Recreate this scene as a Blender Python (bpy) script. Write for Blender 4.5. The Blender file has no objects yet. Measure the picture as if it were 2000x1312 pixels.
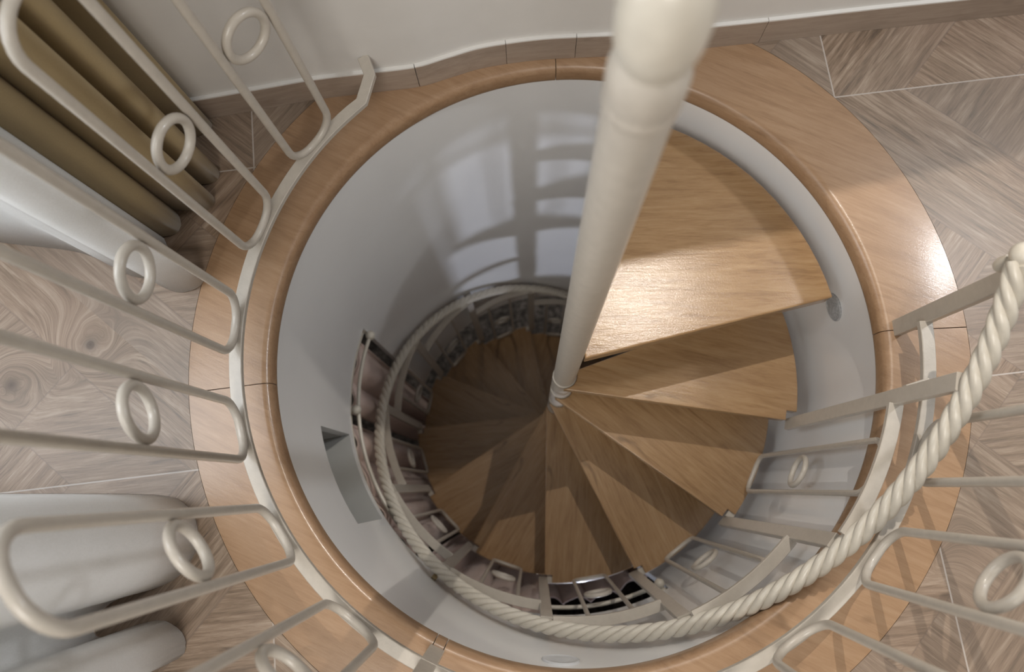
import bpy, math, random
from math import sin, cos, pi, radians as rad, degrees
from mathutils import Matrix, Vector, noise
random.seed(7)
S = bpy.context.scene
C = S.collection
# ------------------------------------------------------------------ camera
FPX = 1388.95
CAM = Vector((-0.08351, -0.28836, 1.43839))
ROWS = [[0.9995534, -0.00622327, -0.02922803],
        [0.0, -0.97807497, 0.20825311],
        [-0.02988322, -0.20816011, -0.97763816]]   # world x,y,z axes in camera (right, down, forward)
cam_d = bpy.data.cameras.new('camera'); cam = bpy.data.objects.new('camera', cam_d); C.objects.link(cam)
right = Vector([ROWS[i][0] for i in range(3)]); down = Vector([ROWS[i][1] for i in range(3)]); fwd = Vector([ROWS[i][2] for i in range(3)])
m = Matrix((( right.x, -down.x, -fwd.x, CAM.x), (right.y, -down.y, -fwd.y, CAM.y), (right.z, -down.z, -fwd.z, CAM.z), (0, 0, 0, 1)))
cam.matrix_world = m
cam_d.sensor_width = 36; cam_d.lens = FPX * 36 / 2000; cam_d.clip_start = .02; cam_d.clip_end = 60
cam_d.dof.use_dof = True; cam_d.dof.focus_distance = 1.42; cam_d.dof.aperture_fstop = 2.6
S.camera = cam
# ------------------------------------------------------------------ world, light, exposure
S.view_settings.view_transform = 'Standard'; S.view_settings.look = 'None'
S.view_settings.gamma = 1; S.view_settings.exposure = 0.0
W = bpy.data.worlds.new('world'); S.world = W; W.use_nodes = True
bg = W.node_tree.nodes['Background']; bg.inputs[0].default_value = (1, 0.955, .90, 1); bg.inputs[1].default_value = 0.20

def light(name, kind, loc, power, color, size=.1, target=None, size_y=None, spot=None):
    d = bpy.data.lights.new(name, kind); o = bpy.data.objects.new(name, d); C.objects.link(o)
    o.location = loc; d.energy = power; d.color = color
    if kind == 'AREA':
        d.size = size
        if size_y: d.shape = 'RECTANGLE'; d.size_y = size_y
    elif kind in ('POINT', 'SPOT'): d.shadow_soft_size = size
    if spot: d.spot_size = rad(spot); d.spot_blend = .45
    if target is not None:
        o.rotation_euler = (Vector(target) - Vector(loc)).to_track_quat('-Z', 'Y').to_euler()
    return o
light('wall_lamp', 'SPOT', (.42, .63, 1.72), 62, (1, .93, .84), .005, (.36, -.10, 0), None, 58)
light('wall_lamp_far', 'POINT', (1.84, .74, 1.87), 60, (.93, .96, 1), .08)
light('left_window_daylight', 'AREA', (-1.50, -.12, 1.30), 19, (.90, .95, 1), .5, (-.85, .25, .45), 1.5)
light('lower_window_daylight', 'SPOT', (.36, -2.15, -1.35), 90, (.78, .84, 1), .05, (0, .64, -1.0), None, 34)
light('front_fill', 'AREA', (-.5, -1.9, 2.6), 52, (1, .95, .88), 1.3, (-.1, 0, 0))  # added soft fill, brightens the left rim and curtains

light('lower_fill', 'POINT', (-.35, 1.7, -2.0), 9, (1, .93, .85), .08)  # added fill, lifts the dark carpet beyond the shaft opening
# ------------------------------------------------------------------ node helpers
def nodes(name):
    m = bpy.data.materials.new(name); m.use_nodes = True
    nt = m.node_tree; b = nt.nodes['Principled BSDF']
    return m, nt, b
def N(nt, t, **kw):
    n = nt.nodes.new(t)
    for k, v in kw.items(): setattr(n, k, v)
    return n
class G:
    """small node-graph writer"""
    def __init__(s, nt): s.nt = nt
    def link(s, a, b): s.nt.links.new(a, b)
    def put(s, sock, v):
        if hasattr(v, 'is_linked') or isinstance(v, bpy.types.NodeSocket): s.link(v, sock)
        else: sock.default_value = v
    def math(s, op, a, b=None, c=None):
        n = N(s.nt, 'ShaderNodeMath', operation=op); s.put(n.inputs[0], a)
        if b is not None: s.put(n.inputs[1], b)
        if c is not None: s.put(n.inputs[2], c)
        return n.outputs[0]
    def sep(s, v): n = N(s.nt, 'ShaderNodeSeparateXYZ'); s.link(v, n.inputs[0]); return n.outputs
    def comb(s, x, y, z=0.):
        n = N(s.nt, 'ShaderNodeCombineXYZ')
        for i, q in enumerate((x, y, z)): s.put(n.inputs[i], q)
        return n.outputs[0]
    def coord(s, k='Object'): return N(s.nt, 'ShaderNodeTexCoord').outputs[k]
    def noise(s, v, scale, detail=4, rough=.6, dist=0.):
        n = N(s.nt, 'ShaderNodeTexNoise'); s.link(v, n.inputs['Vector']); n.inputs['Scale'].default_value = scale
        n.inputs['Detail'].default_value = detail; n.inputs['Roughness'].default_value = rough; n.inputs['Distortion'].default_value = dist
        return n.outputs['Fac']
    def ramp(s, f, stops):
        n = N(s.nt, 'ShaderNodeValToRGB'); s.link(f, n.inputs[0]); e = n.color_ramp.elements
        while len(e) > 1: e.remove(e[-1])
        e[0].position = stops[0][0]; e[0].color = (*stops[0][1], 1)
        for p, c in stops[1:]: q = e.new(p); q.color = (*c, 1)
        return n.outputs[0]
    def mix(s, f, a, b, mode='MIX'):
        n = N(s.nt, 'ShaderNodeMix', data_type='RGBA', blend_type=mode)
        s.put(n.inputs[0], f)
        for i, q in ((6, a), (7, b)):
            if isinstance(q, bpy.types.NodeSocket): s.link(q, n.inputs[i])
            else: n.inputs[i].default_value = (*q, 1)
        return n.outputs[2]
    def bump(s, h, strength, dist=.002):
        n = N(s.nt, 'ShaderNodeBump'); n.inputs['Strength'].default_value = strength; n.inputs['Distance'].default_value = dist
        s.link(h, n.inputs['Height']); return n.outputs[0]
    def white(s, v): n = N(s.nt, 'ShaderNodeTexWhiteNoise', noise_dimensions='3D'); s.link(v, n.inputs[0]); return n.outputs[0]
    def mapv(s, v, rot=0., sc=(1, 1, 1)):
        n = N(s.nt, 'ShaderNodeMapping'); n.inputs['Rotation'].default_value = (0, 0, rot); s.link(v, n.inputs[0])
        q = N(s.nt, 'ShaderNodeVectorMath', operation='MULTIPLY'); s.link(n.outputs[0], q.inputs[0]); q.inputs[1].default_value = sc
        return q.outputs[0]

def wood(name, dark, mid, lite, rot=0., rough=.25, coat=.5, stretch=16, tone=.25, bump=.12):
    m, nt, b = nodes(name); g = G(nt)
    co = g.coord()
    v = g.mapv(co, rot, (1.6, stretch, stretch))
    info = N(nt, 'ShaderNodeObjectInfo')
    off = N(nt, 'ShaderNodeVectorMath', operation='ADD'); nt.links.new(v, off.inputs[0])
    rr = g.math('MULTIPLY', info.outputs['Random'], 37.); nt.links.new(g.comb(rr, rr, rr), off.inputs[1]); v = off.outputs[0]
    n1 = g.noise(v, 3.2, 8, .62, .9)
    n2 = g.noise(v, 14., 6, .7, .3)
    big = g.noise(g.mapv(co, rot, (2, 5, 5)), 1.4, 2, .5, .4)
    f = g.math('ADD', g.math('MULTIPLY', n1, .62), g.math('MULTIPLY', n2, .38))
    c = g.ramp(f, [(.26, dark), (.5, mid), (.76, lite)])
    c = g.mix(g.math('MULTIPLY', big, tone * 1.2), c, dark, 'MIX')
    kn = g.noise(g.mapv(co, rot, (3, 9, 9)), 2.1, 1, .4, 1.2)
    c = g.mix(g.ramp(kn, [(.70, (0, 0, 0)), (.80, (.45, .45, .45))]), c, tuple(q * .5 for q in dark))
    g.link(c, b.inputs['Base Color'])
    b.inputs['Roughness'].default_value = rough
    b.inputs['Coat Weight'].default_value = coat; b.inputs['Coat Roughness'].default_value = .11
    fine = g.noise(co, 260, 3, .6)
    h = g.math('ADD', g.math('MULTIPLY', f, .7), g.math('MULTIPLY', fine, .25))
    bm_ = g.bump(h, bump, .004); g.link(bm_, b.inputs['Normal']); g.link(bm_, b.inputs['Coat Normal'])
    return m
def paint(name, col, rough=.4, coat=.2, bump=.05, var=.06, sc=30, spec=.5):
    m, nt, b = nodes(name); g = G(nt); co = g.coord()
    n = g.noise(co, sc, 4, .6)
    c = g.ramp(n, [(.3, tuple(q * (1 - var) for q in col)), (.7, tuple(min(1, q * (1 + var)) for q in col))])
    g.link(c, b.inputs['Base Color']); b.inputs['Roughness'].default_value = rough
    b.inputs['Coat Weight'].default_value = coat; b.inputs['Coat Roughness'].default_value = .12
    b.inputs['Specular IOR Level'].default_value = spec
    g.link(g.bump(g.noise(co, sc * 4, 3), bump, .002), b.inputs['Normal'])
    return m
def fabric(name, col, transl=0.):
    m, nt, b = nodes(name); g = G(nt); co = g.coord()
    v = g.mapv(co, 0, (500, 500, 500)); n = g.noise(v, 1, 2)
    big = g.noise(co, 6, 3)
    c = g.ramp(g.math('ADD', g.math('MULTIPLY', n, .5), g.math('MULTIPLY', big, .5)), [(.3, tuple(q * .88 for q in col)), (.7, tuple(min(1, q * 1.08) for q in col))])
    g.link(c, b.inputs['Base Color']); b.inputs['Roughness'].default_value = .85; b.inputs['Sheen Weight'].default_value = .15
    g.link(g.bump(n, .15, .001), b.inputs['Normal'])
    if transl:
        t = N(nt, 'ShaderNodeBsdfTranslucent'); g.link(c, t.inputs[0]); mx = N(nt, 'ShaderNodeMixShader'); mx.inputs[0].default_value = transl
        g.link(b.outputs[0], mx.inputs[1]); g.link(t.outputs[0], mx.inputs[2]); g.link(mx.outputs[0], nt.nodes['Material Output'].inputs[0])
    return m

KNOTS = [(-1.013, .006), (-1.17, -.08), (.62, -.36)]
def floor_mat():
    """wood-print tiles: 0.64 m squares, each a diagonal plank band with mitred triangles"""
    m, nt, b = nodes('patterned_wood_tile'); g = G(nt); co = g.coord()
    A = rad(6.6); L = .643; ox, oy = .582, .549
    x, y, _ = g.sep(co)
    dx = g.math('SUBTRACT', x, ox); dy = g.math('SUBTRACT', y, oy)
    u = g.math('DIVIDE', g.math('ADD', g.math('MULTIPLY', dx, cos(A)), g.math('MULTIPLY', dy, sin(A))), L)
    v = g.math('DIVIDE', g.math('SUBTRACT', g.math('MULTIPLY', dy, cos(A)), g.math('MULTIPLY', dx, sin(A))), L)
    iu, iv = g.math('FLOOR', u), g.math('FLOOR', v)
    fu, fv = g.math('SUBTRACT', u, iu), g.math('SUBTRACT', v, iv)
    # the band runs from the tile's top-left to bottom-right corner; mirrored in alternate rows
    par = g.math('MODULO', g.math('ABSOLUTE', g.math('ADD', iv, 1.)), 2.)
    fvm = g.math('ADD', g.math('MULTIPLY', fv, g.math('SUBTRACT', 1., par)), g.math('MULTIPLY', g.math('SUBTRACT', 1., fv), par))
    s = g.math('SUBTRACT', g.math('ADD', fu, fvm), 1.)       # across the band
    t = g.math('SUBTRACT', fu, fvm)                          # along the band
    sa = g.math('ABSOLUTE', s)
    band = g.math('LESS_THAN', sa, .24)
    corner = g.math('GREATER_THAN', sa, .62)
    tri = g.math('GREATER_THAN', t, .0)
    # plank index in band
    k = g.math('ADD', g.math('FLOOR', g.math('MULTIPLY', g.math('ADD', s, .24), 4.17)), 1.)
    piece = g.math('ADD', g.math('MULTIPLY', band, k), g.math('MULTIPLY', g.math('SUBTRACT', 1., band),
              g.math('ADD', g.math('ADD', g.math('MULTIPLY', g.math('GREATER_THAN', s, 0.), 5.), g.math('MULTIPLY', tri, 11.)), g.math('MULTIPLY', corner, 23.))))
    idv = g.comb(g.math('ADD', iu, 17.3), g.math('ADD', iv, 5.7), piece)
    rnd = g.white(idv)
    sgn = g.math('SUBTRACT', 1., g.math('MULTIPLY', par, 2.))
    offs = g.math('MULTIPLY', rnd, 9.)
    kw = None; kd = None
    for kx, ky in KNOTS:
        d = g.math('POWER', g.math('ADD', g.math('POWER', g.math('ABSOLUTE', g.math('SUBTRACT', x, kx)), 2.), g.math('POWER', g.math('ABSOLUTE', g.math('SUBTRACT', y, ky)), 2.)), .5)
        w = g.math('POWER', 2.718, g.math('MULTIPLY', g.math('POWER', g.math('DIVIDE', d, .062), 2.), -1.))
        kd = d if kd is None else g.math('MINIMUM', kd, d); kw = w if kw is None else g.math('MAXIMUM', kw, w)
    def grain(a, c_):   # grain coordinates: along a, across c_
        wob = g.noise(co, 9, 2)
        c_ = g.math('ADD', g.math('MULTIPLY', c_, g.math('SUBTRACT', 1., kw)), g.math('MULTIPLY', g.math('ADD', g.math('MULTIPLY', kd, 2.2), g.math('MULTIPLY', wob, .12)), kw))
        a = g.math('MULTIPLY', a, g.math('SUBTRACT', 1., kw))
        vv = g.comb(g.math('ADD', g.math('MULTIPLY', a, 1.3), offs), g.math('ADD', g.math('MULTIPLY', c_, 14.), offs), offs)
        n1 = g.noise(vv, 1.6, 6, .65, 1.6); v2 = g.comb(g.math('ADD', g.math('MULTIPLY', a, 2.6), offs), g.math('ADD', g.math('MULTIPLY', c_, 46.), offs), offs)
        n2 = g.noise(v2, 3., 5, .75, .5)
        return g.math('ADD', g.math('MULTIPLY', n1, .55), g.math('MULTIPLY', n2, .45))
    gA = grain(g.math('MULTIPLY', t, .7), g.math('MULTIPLY', s, .7))
    gB = grain(fu, fv)
    gC = grain(g.math('MULTIPLY', s, .7), g.math('MULTIPLY', t, .7))
    def sel(f, a, b_): return g.math('ADD', g.math('MULTIPLY', f, a), g.math('MULTIPLY', g.math('SUBTRACT', 1., f), b_))
    gr = sel(band, gA, sel(g.math('MULTIPLY', g.math('SUBTRACT', 1., corner), tri), gB, gC))
    c = g.ramp(gr, [(.33, (.05, .034, .023)), (.44, (.18, .122, .079)), (.52, (.265, .187, .128)), (.64, (.42, .33, .25))])
    c = g.mix(g.ramp(rnd, [(0, (.0, .0, .0)), (1, (.42, .42, .42))]), c, (.225, .19, .16))
    warm = g.noise(co, 2.2, 3)
    c = g.mix(g.ramp(warm, [(.45, (0, 0, 0)), (.7, (.35, .35, .35))]), c, (.36, .25, .185))
    c = g.mix(g.math('MULTIPLY', g.math('POWER', 2.718, g.math('MULTIPLY', g.math('POWER', g.math('DIVIDE', kd, .016), 2.), -1.)), .8), c, (.07, .048, .035))
    # piece seams
    def near(val, at, w): return g.math('LESS_THAN', g.math('ABSOLUTE', g.math('SUBTRACT', val, at)), w)
    seam = g.math('MAXIMUM', near(sa, .24, .004), g.math('MAXIMUM', near(sa, .62, .003), g.math('MULTIPLY', g.math('SUBTRACT', 1., band), near(t, 0., .004))))
    c = g.mix(g.math('MULTIPLY', seam, .35), c, (.15, .11, .09))
    gu = g.math('MINIMUM', fu, g.math('SUBTRACT', 1., fu)); gv = g.math('MINIMUM', fv, g.math('SUBTRACT', 1., fv))
    gl = g.math('LESS_THAN', g.math('MINIMUM', gu, gv), .0024)
    c = g.mix(g.math('MULTIPLY', gl, .8), c, (.50, .45, .41))
    g.link(c, b.inputs['Base Color'])
    b.inputs['Roughness'].default_value = .42; b.inputs['Coat Weight'].default_value = .15; b.inputs['Coat Roughness'].default_value = .3
    g.link(g.bump(g.math('SUBTRACT', gr, g.math('MULTIPLY', gl, .6)), .25, .003), b.inputs['Normal'])
    return m
def speckle(name):
    m, nt, b = nodes(name); g = G(nt); co = g.coord()
    n = g.noise(co, 34, 5, .8); n2 = g.noise(co, 5, 3)
    c = g.ramp(n, [(.38, (.05, .046, .043)), (.50, (.19, .175, .165)), (.62, (.42, .39, .37))])
    c = g.mix(g.ramp(n2, [(.45, (0, 0, 0)), (.65, (.6, .6, .6))]), c, (.05, .046, .043))
    g.link(c, b.inputs['Base Color']); b.inputs['Roughness'].default_value = .8
    return m

M_FLOOR = floor_mat()
M_TREAD = wood('honey_oak', (.18, .098, .042), (.35, .212, .103), (.47, .32, .17), 0., .24, .30, bump=.25)
M_RING = wood('varnished_oak', (.235, .135, .072), (.355, .220, .125), (.445, .30, .188), rad(25), .36, .3)
M_BASE = wood('greige_wood_print', (.26, .195, .15), (.38, .30, .24), (.48, .39, .32), rad(-6), .45, .1)
M_METAL = paint('cream_painted_iron', (.49, .445, .385), .38, .25, .12, .05, 60)
M_ROPE = paint('ivory_painted_iron', (.60, .555, .475), .35, .3, .08, .05, 60)
M_WALL = paint('white_plaster', (.72, .70, .67), .7, 0, .06, .02, 12)
M_SHAFT = paint('glossy_white_lacquer', (.84, .838, .835), .30, .5, .03, .02, 4)
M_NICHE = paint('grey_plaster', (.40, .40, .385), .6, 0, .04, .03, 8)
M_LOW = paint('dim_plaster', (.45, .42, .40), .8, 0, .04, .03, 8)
M_OLIVE = fabric('olive_brown_cloth', (.36, .27, .14))
M_WHITE = fabric('white_cloth', (.95, .95, .93), .4)
M_PINK = fabric('beige_pink_cloth', (.64, .50, .44))
M_DARK = speckle('speckled_dark_carpet')
M_GAP = paint('dark_steel', (.03, .028, .026), .5, 0, .02)
M_COVER = paint('white_plastic', (.62, .63, .64), .45, .1, .02)
M_GRILL = paint('grey_speckled_plastic', (.40, .40, .40), .6, .0, .5, .35, 160)

# ------------------------------------------------------------------ mesh helpers
def mesh_obj(name, V, F, mat, parent=None, smooth=True, angle=35):
    me = bpy.data.meshes.new(name); me.from_pydata([tuple(v) for v in V], [], F)
    me.materials.append(mat)
    import bmesh
    bm = bmesh.new(); bm.from_mesh(me); bmesh.ops.remove_doubles(bm, verts=bm.verts, dist=1e-6)
    bmesh.ops.recalc_face_normals(bm, faces=bm.faces); bm.to_mesh(me); bm.free()
    if smooth:
        for p in me.polygons: p.use_smooth = True
        me.set_sharp_from_angle(angle=rad(angle))
    o = bpy.data.objects.new(name, me); C.objects.link(o)
    if parent: o.parent = parent
    return o
def empty(name, loc, label, cat, group=None):
    o = bpy.data.objects.new(name, None); C.objects.link(o); o.location = loc
    return tag(o, label, cat, group)
def tag(o, label, cat, group=None):
    o['label'] = label; o['category'] = cat
    if group: o['group'] = group
    return o
def struct(o): o['kind'] = 'structure'; return o
def P(R, a, z): return Vector((R * cos(rad(a)), R * sin(rad(a)), z))
def frames(path, closed):
    n = len(path); T = []
    for i in range(n):
        a = path[i - 1] if (closed or i > 0) else path[i]; b_ = path[(i + 1) % n] if (closed or i < n - 1) else path[i]
        T.append((b_ - a).normalized())
    return T
def sweep(path, prof, closed=False, ref=None, twist=None):
    """sweep a profile (list of (a,b)) along path; ref(point)->vector fixes the first profile axis"""
    path = [Vector(p) for p in path]; T = frames(path, closed); V = []; F = []; k = len(prof)
    prev = None
    for i, p in enumerate(path):
        t = T[i]
        if ref: u = ref(p); u = (u - t * u.dot(t)).normalized()
        else:
            if prev is None: u = t.orthogonal().normalized()
            else: u = (prev - t * prev.dot(t)).normalized()
            prev = u
        w = t.cross(u)
        for a, b_ in prof: V.append(p + u * a + w * b_)
    n = len(path)
    for i in range(n if closed else n - 1):
        for j in range(k):
            F.append((i * k + j, i * k + (j + 1) % k, ((i + 1) % n) * k + (j + 1) % k, ((i + 1) % n) * k + j))
    if not closed: F += [tuple(range(k))[::-1], tuple(range((n - 1) * k, n * k))]
    return V, F
def circ(r, n=12): return [(r * cos(2 * pi * i / n), r * sin(2 * pi * i / n)) for i in range(n)]
def rect(w, h, c=.0012):
    a, b_ = w / 2, h / 2
    return [(-a + c, -b_), (a - c, -b_), (a, -b_ + c), (a, b_ - c), (a - c, b_), (-a + c, b_), (-a, b_ - c), (-a, -b_ + c)]
def radial(p): return Vector((p.x, p.y, 0))
def join(*parts):
    V = []; F = []
    for v, f in parts:
        o = len(V); V += list(v); F += [tuple(i + o for i in q) for q in f]
    return V, F
def lathe(prof, n=32, at=(0, 0, 0)):
    V = []; F = []
    for r, z in prof:
        for i in range(n): V.append(Vector((at[0] + r * cos(2 * pi * i / n), at[1] + r * sin(2 * pi * i / n), at[2] + z)))
    for j in range(len(prof) - 1):
        for i in range(n): F.append((j * n + i, j * n + (i + 1) % n, (j + 1) * n + (i + 1) % n, (j + 1) * n + i))
    F += [tuple(range(n))[::-1], tuple(range((len(prof) - 1) * n, len(prof) * n))]
    return V, F
def ball(r, at, n=20, m=12):
    return lathe([(max(1e-4, r * sin(pi * i / m)), -r * cos(pi * i / m)) for i in range(m + 1)], n, at)
def catmull(pts, n=8, closed=False):
    out = []; k = len(pts); pts = [Vector(p) for p in pts]
    for i in range(k if closed else k - 1):
        a, b_, c, d = (pts[(i - 1) % k] if closed or i > 0 else pts[i]), pts[i], pts[(i + 1) % k], (pts[(i + 2) % k] if closed or i + 2 < k else pts[i + 1])
        for j in range(n):
            t = j / n
            out.append(.5 * ((2 * b_) + (c - a) * t + (2 * a - 5 * b_ + 4 * c - d) * t * t + (3 * b_ - a - 3 * c + d) * t ** 3))
    if not closed: out.append(pts[-1])
    return out
def revolve(prof, a0, a1, step=1.5, closed_prof=True):
    n = max(1, int(abs(a1 - a0) / step)); V = []; F = []; k = len(prof)
    full = abs(abs(a1 - a0) - 360) < 1e-6
    for i in range(n if full else n + 1):
        a = a0 + (a1 - a0) * i / n
        for r, z in prof: V.append(P(r, a, z))
    rings = n if full else n + 1
    for i in range(n):
        for j in range(k if closed_prof else k - 1):
            F.append((i * k + j, i * k + (j + 1) % k, ((i + 1) % rings) * k + (j + 1) % k, ((i + 1) % rings) * k + j))
    if not full and closed_prof: F += [tuple(range(k))[::-1], tuple(range(n * k, (n + 1) * k))]
    return V, F

# ------------------------------------------------------------------ upper floor, ring, walls
RO = .80
def floor_plate():
    # square with a round hole, with thickness
    V = []; F = []; n = 120
    for zz in (0, -.16):
        for i in range(n):
            a = 2 * pi * i / n; V.append(Vector((RO * cos(a), RO * sin(a), zz)))
        for i in range(n):
            a = 2 * pi * i / n; k = 2.6 / max(abs(cos(a)), abs(sin(a))); V.append(Vector((k * cos(a), k * sin(a), zz)))
    for i in range(n):
        j = (i + 1) % n
        F.append((i, n + i, n + j, j)); F.append((2 * n + i, 2 * n + j, 3 * n + j, 3 * n + i)); F.append((n + i, 3 * n + i, 3 * n + j, n + j)); F.append((i, j, 2 * n + j, 2 * n + i))
    return V, F
struct(mesh_obj('floor', *floor_plate(), M_FLOOR, smooth=False))
ring_prof = [(RO - .001, .0), (RO - .001, -.053), (.648, -.053), (.642, -.053), (.636, -.052), (.6315, -.047), (.630, -.040), (.630, -.018), (.6315, -.011), (.6355, -.005), (.641, -.0013), (.648, 0.0)]
joints = [2.2, 92.5, 187, 244.5, 246.5, 362.2]
for i in range(5):
    a0, a1 = joints[i], joints[i + 1]; g_ = .07
    o = struct(mesh_obj('trim_%d' % (i + 1), *revolve(ring_prof, a0 + g_, a1 - g_, 1.5), M_RING))
# upper room wall: straight, bulging round the shaft, straight again
left_dir = Vector((.9, .18, 0)).normalized()
wl = [(-2.55, .225), (-2.1, .300), (-1.7, .370), (-1.3, .441), (-1.05, .486), (-.81, .529), (-.68, .552), (-.555, .574), (-.433, .588), (-.335, .600), (-.270, .620), (-.20, .642), (-.124, .655), (-.05, .663), (.03, .666), (.10, .668), (.18, .673), (.294, .683), (.46, .699), (.645, .719), (.81, .735), (1.05, .758), (1.4, .793), (1.9, .843), (2.55, .91)]
wall_line = catmull([(x, y, 0) for x, y in wl], 5)
def offset(line, d):
    out = []
    for i, p in enumerate(line):
        a = line[max(0, i - 1)]; b_ = line[min(len(line) - 1, i + 1)]; t = (b_ - a).normalized(); out.append(p + Vector((t.y, -t.x, 0)) * d)
    return out
def wallstrip(line, d0, d1, z0, z1):
    A, B = offset(line, d0), offset(line, d1); V = []; F = []
    for a, b_ in zip(A, B): V += [Vector((a.x, a.y, z0)), Vector((b_.x, b_.y, z0)), Vector((b_.x, b_.y, z1)), Vector((a.x, a.y, z1))]
    for i in range(len(A) - 1):
        for j in range(4): F.append((i * 4 + j, i * 4 + (j + 1) % 4, i * 4 + 4 + (j + 1) % 4, i * 4 + 4 + j))
    n = len(A) * 4; F += [(3, 2, 1, 0), (n - 4, n - 3, n - 2, n - 1)]
    return V, F
struct(mesh_obj('wall_back', *wallstrip(wall_line, .0, -.12, 0.0, 2.6), M_WALL))
# baseboard in pieces with fine joints
def nearest(x): return min(range(len(wall_line)), key=lambda i: abs(wall_line[i].x - x))
cuts = [0, nearest(-.34), nearest(-.14), nearest(.02), nearest(.43), len(wall_line) - 1]
for i in range(5):
    seg = wall_line[cuts[i]:cuts[i + 1] + 1]
    seg = [p.copy() for p in seg]
    seg[0] += (seg[1] - seg[0]).normalized() * .0006; seg[-1] -= (seg[-1] - seg[-2]).normalized() * .0006
    struct(mesh_obj('baseboard_back', *wallstrip(seg, .009, -.0, 0.0005, .072), M_BASE))
    struct(mesh_obj('trim_6', *wallstrip(seg, .0085, .0, .072, .0755), M_WALL))
# unseen ledge added under the wall lamp to cast the straight shadow edge
V, F = [], []
def box(x0, x1, y0, y1, z0, z1):
    V = [Vector(p) for p in ((x0, y0, z0), (x1, y0, z0), (x1, y1, z0), (x0, y1, z0), (x0, y0, z1), (x1, y0, z1), (x1, y1, z1), (x0, y1, z1))]
    return V, [(0, 3, 2, 1), (4, 5, 6, 7), (0, 1, 5, 4), (1, 2, 6, 5), (2, 3, 7, 6), (3, 0, 4, 7)]
struct(mesh_obj('trim_7', [(.06, .4716, 1.25), (.72, .6036, 1.25), (.72, .72, 1.25), (.06, .666, 1.25), (.06, .4716, 1.27), (.72, .6036, 1.27), (.72, .72, 1.27), (.06, .666, 1.27)],
       [(0, 3, 2, 1), (4, 5, 6, 7), (0, 1, 5, 4), (1, 2, 6, 5), (2, 3, 7, 6), (3, 0, 4, 7)], M_WALL, smooth=False))

# shaft wall with its openings
def shaft():
    R, R2 = .645, .672
    za = [-.054, -.2, -.385, -.55, -.685, -.72, -1.1, -1.5, -2.0, -2.5, -3.13]
    aa = sorted(set([83., 162., 191.9, 215.8, 298.] + [i * 2.5 for i in range(144)]))
    aa = [a for i, a in enumerate(aa) if a in (83., 162., 191.9, 215.8, 298.) or min(abs(a - q) for q in (83., 162., 191.9, 215.8, 298.)) > .6]
    V = []; F = []; idx = {}
    def vi(i, j, s):
        k = (i % len(aa), j, s)
        if k not in idx: idx[k] = len(V); V.append(P(R if s == 0 else R2, aa[i % len(aa)], za[j]))
        return idx[k]
    na = len(aa)
    def solid(i, j):
        i %= na
        if j < 0 or j >= len(za) - 1: return False
        a = aa[i] + .1; z = (za[j] + za[j + 1]) / 2
        if 191.9 <= a < 215.8 and -.685 < z < -.385: return False
        if 162 <= a < 298 and z < -.72: return False
        if 83 <= a < 162 and z < -2.0: return False
        return True
    for i in range(na):
        for j in range(len(za) - 1):
            if not solid(i, j): continue
            F.append((vi(i, j, 0), vi(i + 1, j, 0), vi(i + 1, j + 1, 0), vi(i, j + 1, 0)))
            F.append((vi(i, j, 1), vi(i, j + 1, 1), vi(i + 1, j + 1, 1), vi(i + 1, j, 1)))
            if not solid(i - 1, j): F.append((vi(i, j, 0), vi(i, j + 1, 0), vi(i, j + 1, 1), vi(i, j, 1)))
            if not solid(i + 1, j): F.append((vi(i + 1, j, 0), vi(i + 1, j, 1), vi(i + 1, j + 1, 1), vi(i + 1, j + 1, 0)))
            if not solid(i, j - 1): F.append((vi(i, j, 0), vi(i, j, 1), vi(i + 1, j, 1), vi(i + 1, j, 0)))
            if not solid(i, j + 1): F.append((vi(i, j + 1, 0), vi(i + 1, j + 1, 0), vi(i + 1, j + 1, 1), vi(i, j + 1, 1)))
    return V, F
struct(mesh_obj('wall_shaft', *shaft(), M_SHAFT, angle=30))
# recess behind the upper left of the shaft wall
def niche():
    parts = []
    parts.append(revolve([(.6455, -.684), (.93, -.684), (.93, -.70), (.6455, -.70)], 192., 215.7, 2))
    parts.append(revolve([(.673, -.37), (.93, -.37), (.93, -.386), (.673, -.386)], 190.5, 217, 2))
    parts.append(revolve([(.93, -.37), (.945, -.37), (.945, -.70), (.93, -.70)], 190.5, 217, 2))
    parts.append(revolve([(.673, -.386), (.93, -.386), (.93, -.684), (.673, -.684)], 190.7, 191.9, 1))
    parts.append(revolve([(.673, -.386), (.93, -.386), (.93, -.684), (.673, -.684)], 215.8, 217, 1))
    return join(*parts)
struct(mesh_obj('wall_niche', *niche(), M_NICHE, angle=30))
# lower storey shell
struct(mesh_obj('floor', *box(-2.6, 2.6, -2.6, 2.6, -3.2, -3.13), M_DARK, smooth=False))
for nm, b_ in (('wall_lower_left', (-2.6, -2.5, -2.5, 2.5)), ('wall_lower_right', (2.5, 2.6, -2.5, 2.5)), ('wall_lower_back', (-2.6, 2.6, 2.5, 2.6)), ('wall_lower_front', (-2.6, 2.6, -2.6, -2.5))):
    struct(mesh_obj(nm, *box(*b_, -3.13, -.16), M_LOW, smooth=False))

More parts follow.
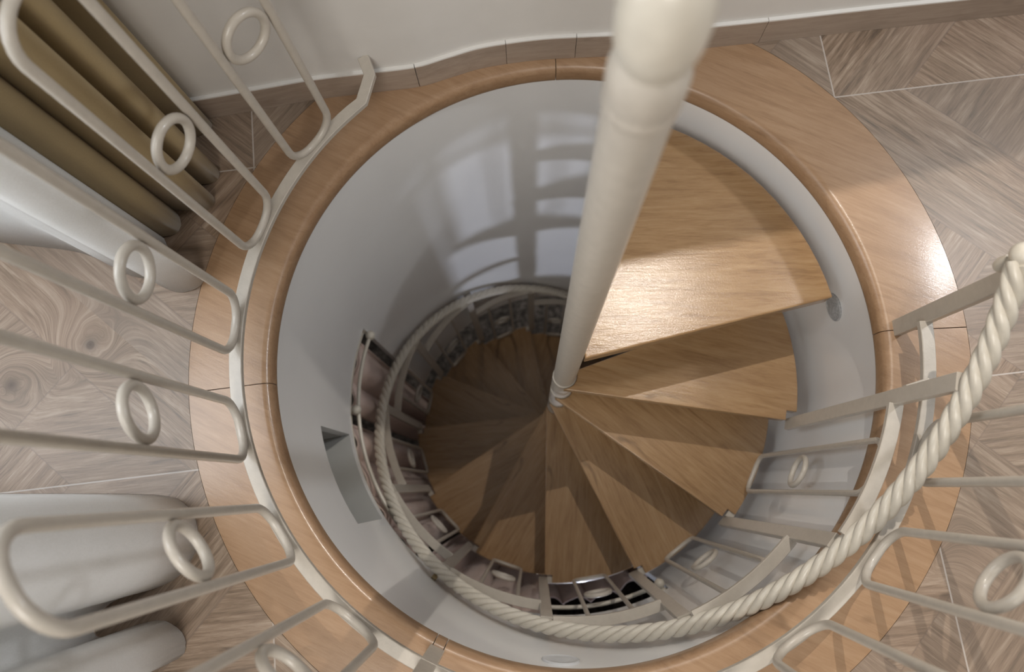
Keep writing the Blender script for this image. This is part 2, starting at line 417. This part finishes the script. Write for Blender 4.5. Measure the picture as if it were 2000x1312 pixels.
# ------------------------------------------------------------------ centre pole
pole = empty('newel_post', (0, 0, -3.13), 'cream round steel centre pole with a ball knob, rising through the spiral stair', 'post')
def part(name, VF, mat, parent, **k):
    o = mesh_obj(name, *VF, mat, None, **k)
    o.parent = parent; o.matrix_parent_inverse = Matrix.Translation(parent.location).inverted()
    return o
part('shaft', lathe([(.0292, -3.13), (.0292, .945)], 48), M_METAL, pole)
part('collar', lathe([(.0292, .940), (.0308, .944), (.0312, .950), (.0298, .955), (.0304, .960), (.0308, .972), (.0304, .986), (.0275, .996), (.0245, 1.002)], 48), M_METAL, pole)
part('knob', lathe([(.0245, 1.002), (.0262, 1.006), (.0285, 1.012), (.0308, 1.024), (.0314, 1.042), (.0305, 1.060), (.027, 1.076), (.020, 1.088), (.010, 1.095), (.001, 1.097)], 48), M_ROPE, pole)

# ------------------------------------------------------------------ treads
DA = 27.678; DZ = .22648
A2, Z2 = -12.2, -.425
def tread_mesh(span, offs=.036, R=.607, notch=True, t=.036, ang0=.6):
    # local: front corner at angle 0, body runs to +span
    pts = []
    r0 = .0332
    fc = Vector((R * cos(rad(ang0)), R * sin(rad(ang0)), 0))
    if notch:
        pts += [P(R - .026, ang0 - .1, 0), P(R - .026, ang0 + 2.4, 0)]
    else: pts += [P(R, ang0, 0)]
    s0 = ang0 + (2.4 if notch else 0)
    e = span
    n = 16
    for i in range(n + 1): pts.append(P(R, s0 + (e - s0) * i / n, 0))
    # back edge to the pole
    pts.append(P(r0, e + 6, 0))
    hub0 = e + 6; hub1 = (-84 if offs > .02 else -10)
    for i in range(1, 9): pts.append(P(r0, hub0 + (hub1 - hub0) * i / 9, 0))
    pts.append(P(max(r0, offs), hub1, 0))
    V = [Vector((p.x, p.y, 0)) for p in pts] + [Vector((p.x, p.y, -t)) for p in pts]; n = len(pts)
    F = [tuple(range(n)), tuple(range(n, 2 * n))[::-1]] + [(i, (i + 1) % n, n + (i + 1) % n, n + i) for i in range(n)]
    return V, F
def bevel(o, w=.006, seg=3, ang=40):
    m = o.modifiers.new('bevel', 'BEVEL'); m.width = w; m.segments = seg; m.limit_method = 'ANGLE'; m.angle_limit = rad(ang)
t1 = mesh_obj('stair_tread', *tread_mesh(78, .004, .612, False, .045, 12.6), M_TREAD, smooth=False)
t1.location = (0, 0, -.14); bevel(t1)
tag(t1, 'widest and topmost stair tread, glossy honey oak with a bright lamp glint by the pole', 'stair tread')
ord_ = ['second tread from the top, wedge of honey oak half in shadow, right of the pole',
        'third tread from the top, oak wedge pointing to the lower right',
        'fourth tread from the top, oak wedge pointing to the lower right of the pole foot',
        'fifth tread from the top, oak wedge pointing down just right of the pole foot',
        'sixth tread from the top, oak wedge pointing straight down below the pole foot',
        'seventh tread from the top, brown oak wedge pointing to the lower left',
        'eighth tread from the top, dim oak wedge pointing left and slightly down',
        'ninth tread from the top, dim brown oak wedge pointing straight left',
        'tenth tread from the top, dark oak wedge pointing to the upper left',
        'eleventh tread from the top, dark oak wedge pointing steeply to the upper left',
        'twelfth tread from the top, very dark oak wedge just left of the pole',
        'lowest tread in sight, dark oak wedge mostly behind the pole']
proto = mesh_obj('stair_tread', *tread_mesh(DA + 4.8), M_TREAD, smooth=False); bevel(proto, .007)
hub = mesh_obj('hub_collar', *lathe([(.0297, -.19), (.0318, -.188), (.0318, -.004), (.0297, -.002)], 32), M_METAL, proto)
for k in range(2, 14):
    if k == 2: o = proto; h = hub
    else:
        o = proto.copy(); C.objects.link(o); h = hub.copy(); C.objects.link(h); h.parent = o
    o.location = (0, 0, Z2 - DZ * (k - 2)); o.rotation_euler = (0, 0, rad(A2 - DA * (k - 2)))
    tag(o, ord_[min(k - 2, len(ord_) - 1)], 'stair tread', 'oak treads of the spiral stair')
t1['group'] = 'oak treads of the spiral stair'

# ------------------------------------------------------------------ railing pieces
def cylpt(R, a_c, du, z): return P(R, a_c + degrees(du / R), z)
def loop_path(R, ac, w, z0, z1, rc):
    pts = []; hw = w / 2; n = 7
    for cx, cz, s in ((hw - rc, z1 - rc, 0), (-hw + rc, z1 - rc, 90), (-hw + rc, z0 + rc, 180), (hw - rc, z0 + rc, 270)):
        for i in range(n + 1):
            t = rad(s + 90 * i / n); pts.append(cylpt(R, ac, cx + rc * cos(t), cz + rc * sin(t)))
    return pts
def ring_path(R, ac, zc, r, n=36): return [cylpt(R, ac, r * cos(2 * pi * i / n), zc + r * sin(2 * pi * i / n)) for i in range(n)]
def arc(R, a0, a1, z, step=2.):
    n = max(2, int(abs(a1 - a0) / step)); return [P(R, a0 + (a1 - a0) * i / n, z) for i in range(n + 1)]
def bar(R, a, z0, z1, w=.030, t=.013):
    c = P(R, a, 0); u = P(1, a, 0); v_ = Vector((-u.y, u.x, 0))
    return sweep([Vector((c.x, c.y, z0)), Vector((c.x, c.y, z1))], rect(t, w), ref=lambda p: u)

RF = .654
fr = empty('landing_railing', P(RF, 180, 0), 'cream iron railing of rounded loops with rings, standing on the wooden rim of the stairwell', 'railing')
wallpt = Vector((-.430, .578, .118))
path = [Vector((-.4325, .588, .118)), Vector((-.418, .548, .115)), P(RF, 131.5, .112)] + arc(RF, 134, 361.5, .112)
part('bottom_rail', sweep(path, rect(.024, .013), ref=radial), M_METAL, fr)
toppath = [Vector((-.436, .586, .93)), Vector((-.418, .545, .93)), P(RF, 131.5, .93)] + arc(RF, 134, 363.1, .93)
part('top_rail', sweep(toppath, rect(.034, .014), ref=radial), M_METAL, fr)
part('post', bar(RF, 245.4, 0.0, .924, .030, .022), M_METAL, fr)
part('post', bar(.660, 2.6, 0.0, .924, .032, .016), M_METAL, fr)
for i in range(14):
    ac = 143.1 + 17.85 * i
    if ac > 352: break
    if i >= 6 and i < 9: ac += 1.5
    lp = part('loop', sweep(loop_path(RF, ac, .110, .124, .806, .05), circ(.0078), closed=True), M_METAL, fr)
    r_ = part('ring', sweep(ring_path(RF, ac, .474, .0392), circ(.0078, 14), closed=True), M_METAL, fr)
    r_.parent = lp; r_.matrix_parent_inverse = Matrix.Identity(4)

# ------------------------------------------------------------------ stair railing with rope handrail
sr = empty('stair_railing', P(.6, -12, -.43), 'cream iron balustrade winding down the spiral stair under a twisted rope-like handrail', 'railing')
def rail_z(a): return .327 + (a + 12.2) * DZ / DA
def rail_R(a): return .612
def rope():
    a0, a1 = 2.6, -345; n = 1500; parts = []; cen = []
    for i in range(n + 1):
        a = a0 + (a1 - a0) * i / n; cen.append(P(rail_R(a), a, rail_z(a)))
    T = frames(cen, False); s = [0]
    for i in range(n): s.append(s[-1] + (cen[i + 1] - cen[i]).length)
    for k in range(4):
        pts = []
        for i, p in enumerate(cen):
            u = Vector((p.x, p.y, 0)); u = (u - T[i] * u.dot(T[i])).normalized(); w = T[i].cross(u)
            ph = 2 * pi * k / 4 - s[i] / .135 * 2 * pi
            pts.append(p + (u * cos(ph) + w * sin(ph)) * .0102)
        parts.append(sweep(pts, circ(.0087, 9), ref=radial))
    return join(*parts)
part('handrail', rope(), M_ROPE, sr, angle=80)
nb = P(.616, 3.3, .430)
part('finial', join(ball(.0185, (nb.x, nb.y, .452)), lathe([(.010, -.018), (.012, -.008), (.011, .004), (.010, .012)], 20, (nb.x, nb.y, .415))), M_ROPE, sr)
for k in range(2, 15):
    a = A2 - DA * (k - 2); zt = Z2 - DZ * (k - 2)
    part('post', bar(.598, a, zt - .036, rail_z(a) - .012), M_METAL, sr)
    if k == 2: continue
    ap = a + DA                        # the previous post; panel k hangs between them
    zb, zu = zt - .012, zt + .765
    part('bottom_rail', sweep(arc(.598, ap - 1.2, a + 1.4, zb), rect(.022, .011), ref=radial), M_METAL, sr)
    part('top_rail', sweep(arc(.598, ap - 1.2, a + 1.4, zu), rect(.026, .012), ref=radial), M_METAL, sr)
    ac = (ap + a) / 2 + 1.2
    lp = part('loop', sweep(loop_path(.598, ac, .108, zb + .012, zu - .010, .042), circ(.0062, 10), closed=True), M_METAL, sr)
    r_ = part('ring', sweep(ring_path(.598, ac, (zb + zu) / 2 - .02, .036), circ(.0065, 12), closed=True), M_METAL, sr)
    r_.parent = lp; r_.matrix_parent_inverse = Matrix.Identity(4)
part('bracket', sweep([P(.607, -11, .13), P(.650, -9, .122)], rect(.012, .02), ref=lambda p: Vector((0, 0, 1))), M_METAL, sr)

# ------------------------------------------------------------------ curtains upstairs
def curtain_mesh(pts, z0, z1, flare=0., seed=1, zs=14):
    path = catmull([(x, y, 0) for x, y in pts], 9)
    V = []; F = []
    n = len(path)
    for j in range(zs + 1):
        t = j / zs; z = z0 + (z1 - z0) * t
        for i, p in enumerate(path):
            q = p.copy(); nz = noise.noise(Vector((p.x * 6 + seed, p.y * 6, z * .8))); q.x += nz * .012 * t; q.y += nz * .010 * t
            V.append(Vector((q.x, q.y, z + (.003 * noise.noise(Vector((i * .3, seed, 0))) if j == 0 else 0))))
    for j in range(zs):
        for i in range(n - 1): F.append((j * n + i, j * n + i + 1, (j + 1) * n + i + 1, (j + 1) * n + i))
    return V, F
def solidify(o, t=.004):
    m = o.modifiers.new('thickness', 'SOLIDIFY'); m.thickness = t; m.offset = 0
olive = mesh_obj('curtain', *curtain_mesh([(-1.20, .488), (-1.0, .50), (-.86, .518), (-.803, .510), (-.812, .485), (-.90, .455), (-1.02, .425), (-1.0, .41), (-.88, .418), (-.80, .412), (-.772, .388), (-.79, .365), (-.88, .362), (-.99, .36), (-.98, .345),
     (-.87, .352), (-.80, .345), (-.776, .322), (-.795, .302), (-.86, .305), (-.97, .312), (-1.02, .298), (-.96, .285), (-.90, .292), (-.862, .298), (-.846, .268), (-.862, .246), (-.93, .245), (-1.05, .26), (-1.25, .28)], .004, 2.5, seed=2), M_OLIVE, angle=80)
solidify(olive); tag(olive, 'olive brown curtain in deep folds reaching the floor beside the white wall', 'curtain')
wc = mesh_obj('curtain', *curtain_mesh([(-1.30, .262), (-1.05, .243), (-.93, .240), (-.886, .240), (-.872, .222), (-.862, .203), (-.832, .180), (-.797, .163), (-.783, .146), (-.797, .127), (-.832, .118), (-.868, .130), (-.893, .148), (-.915, .150), (-.944, .157),
     (-.975, .172), (-1.013, .192), (-1.09, .215), (-1.30, .24)], .004, 2.5, seed=5), M_WHITE, angle=80)
solidify(wc); tag(wc, 'white curtain hanging in one soft bundle right below the olive one', 'curtain', 'white curtains')
lc = mesh_obj('curtain', *curtain_mesh([(-1.5, -.30), (-1.16, -.302), (-1.05, -.302), (-.946, -.302), (-.87, -.303), (-.824, -.306), (-.790, -.315), (-.764, -.337), (-.752, -.362), (-.748, -.390), (-.751, -.412), (-.763, -.438), (-.782, -.459), (-.810, -.474), (-.840, -.484), (-.873, -.492), (-.905, -.505),
     (-.926, -.525), (-.934, -.548), (-.932, -.566), (-.915, -.572), (-.885, -.562), (-.85, -.550), (-.81, -.541), (-.785, -.546), (-.762, -.562), (-.753, -.582), (-.757, -.60), (-.785, -.616), (-.83, -.634), (-.88, -.66), (-.93, -.70), (-.92, -.74), (-.86, -.76), (-.80, -.79), (-.82, -.84), (-.95, -.86), (-1.4, -.9)], .004, 2.5, seed=9), M_WHITE, angle=80)
solidify(lc); tag(lc, 'white curtain in wide rounded folds at the lower left of the stairwell', 'curtain', 'white curtains')

# ------------------------------------------------------------------ curtains and rods below
for R_, lab in ((.634, 'inner'), (.662, 'outer')):
    a0, a1 = 162.2 + (1.2 if R_ < .65 else 0), 296
    rod = mesh_obj('curtain_rod', *sweep(arc(R_, a0, a1, -.78), circ(.0062, 12)), M_ROPE)
    tag(rod, 'cream curved curtain rod with ball ends under shaft wall, %s' % ('nearer to the stair' if R_ < .65 else 'farther from the stair'), 'curtain rod', 'curtain rods in the stairwell')
    b0 = P(R_, a0 - .8, -.78); o = mesh_obj('finial', *ball(.0155, b0), M_ROPE, rod)
    b1 = P(R_, a1 + .8, -.78); o = mesh_obj('finial', *ball(.0155, b1), M_ROPE, rod)
    b2 = P(R_ + .003, 184.6, -.765); mesh_obj('finial', *ball(.0155, b2), M_ROPE, rod)
def low_curtain(a0, a1, z0, z1, R=.652, amp=.026, wl=9.5, seed=0, mat=None):
    V = []; F = []; n = int((a1 - a0) * 2); zs = 12
    for j in range(zs + 1):
        t = j / zs; z = z0 + (z1 - z0) * t
        for i in range(n + 1):
            a = a0 + (a1 - a0) * i / n
            ph = 2 * pi * (a - a0) / wl + 1.1 * noise.noise(Vector((a * .07, seed, z * .7)))
            A_ = amp * (.35 + .65 * min(1, (1 - t) * 3 + .15)) * (1 + .5 * noise.noise(Vector((a * .1, seed + 3, 0))))
            dd = sin(ph) + .25 * sin(2 * ph + .8)
            V.append(P(R + A_ * dd, a + 1.2 * cos(ph), z))
    for j in range(zs):
        for i in range(n): F.append((j * (n + 1) + i, j * (n + 1) + i + 1, (j + 1) * (n + 1) + i + 1, (j + 1) * (n + 1) + i))
    return V, F
far = mesh_obj('curtain', *low_curtain(262, 302, -3.12, -1.50, .725, amp=.03, wl=8.5, seed=4), M_PINK, angle=80); solidify(far, .003)
tag(far, 'beige pink draped cloth low behind the balusters, right of the hanging curtains', 'curtain', 'beige pink curtains below')
for (a0, a1, lab) in ((163.5, 183.5, 'beige pink curtain on the left of the lower shaft opening, its ball-ended rod above'), (186.5, 226, 'beige pink curtain behind the balusters to the lower left, middle of three'), (228, 264, 'beige pink curtain behind the balusters at the bottom, rightmost of three')):
    c_ = mesh_obj('curtain', *low_curtain(a0, a1, -3.1, -.79, .668, seed=a0), M_PINK, angle=80); solidify(c_, .003)
    tag(c_, lab, 'curtain', 'beige pink curtains below')

# ------------------------------------------------------------------ round wall covers
def cover(a, z, r, mat):
    # domed disc following the shaft wall
    V = []; F = []; n = 36; lev = [(1.0, .0), (1.0, .003), (.94, .0045), (.86, .003), (.5, .0045), (.001, .005)]
    for s, h in lev:
        for i in range(n):
            t = 2 * pi * i / n; V.append(P(.645 - h, a + degrees(s * r * cos(t) / .645), z + s * r * sin(t)))
    for j in range(len(lev) - 1):
        for i in range(n): F.append((j * n + i, j * n + (i + 1) % n, (j + 1) * n + (i + 1) % n, (j + 1) * n + i))
    return V, F
cv = mesh_obj('wall_cover', *cover(-92.6, -.165, .040, M_COVER), M_COVER)
tag(cv, 'round white cover disc on the shaft wall at the bottom edge', 'wall cover')
cv = mesh_obj('vent_grille', *cover(11.6, -.218, .034, M_GRILL), M_GRILL)
tag(cv, 'round speckled grey grille on the shaft wall right of the top tread', 'vent')

bk = mesh_obj('wall_bracket', *sweep([P(.646, -124, -.60), P(.618, -124, -.615)], rect(.03, .014), ref=lambda p: Vector((0, 0, 1))), M_OLIVE)
tag(bk, 'small brown bracket on the shaft wall between the rope handrail and wooden rim', 'bracket')
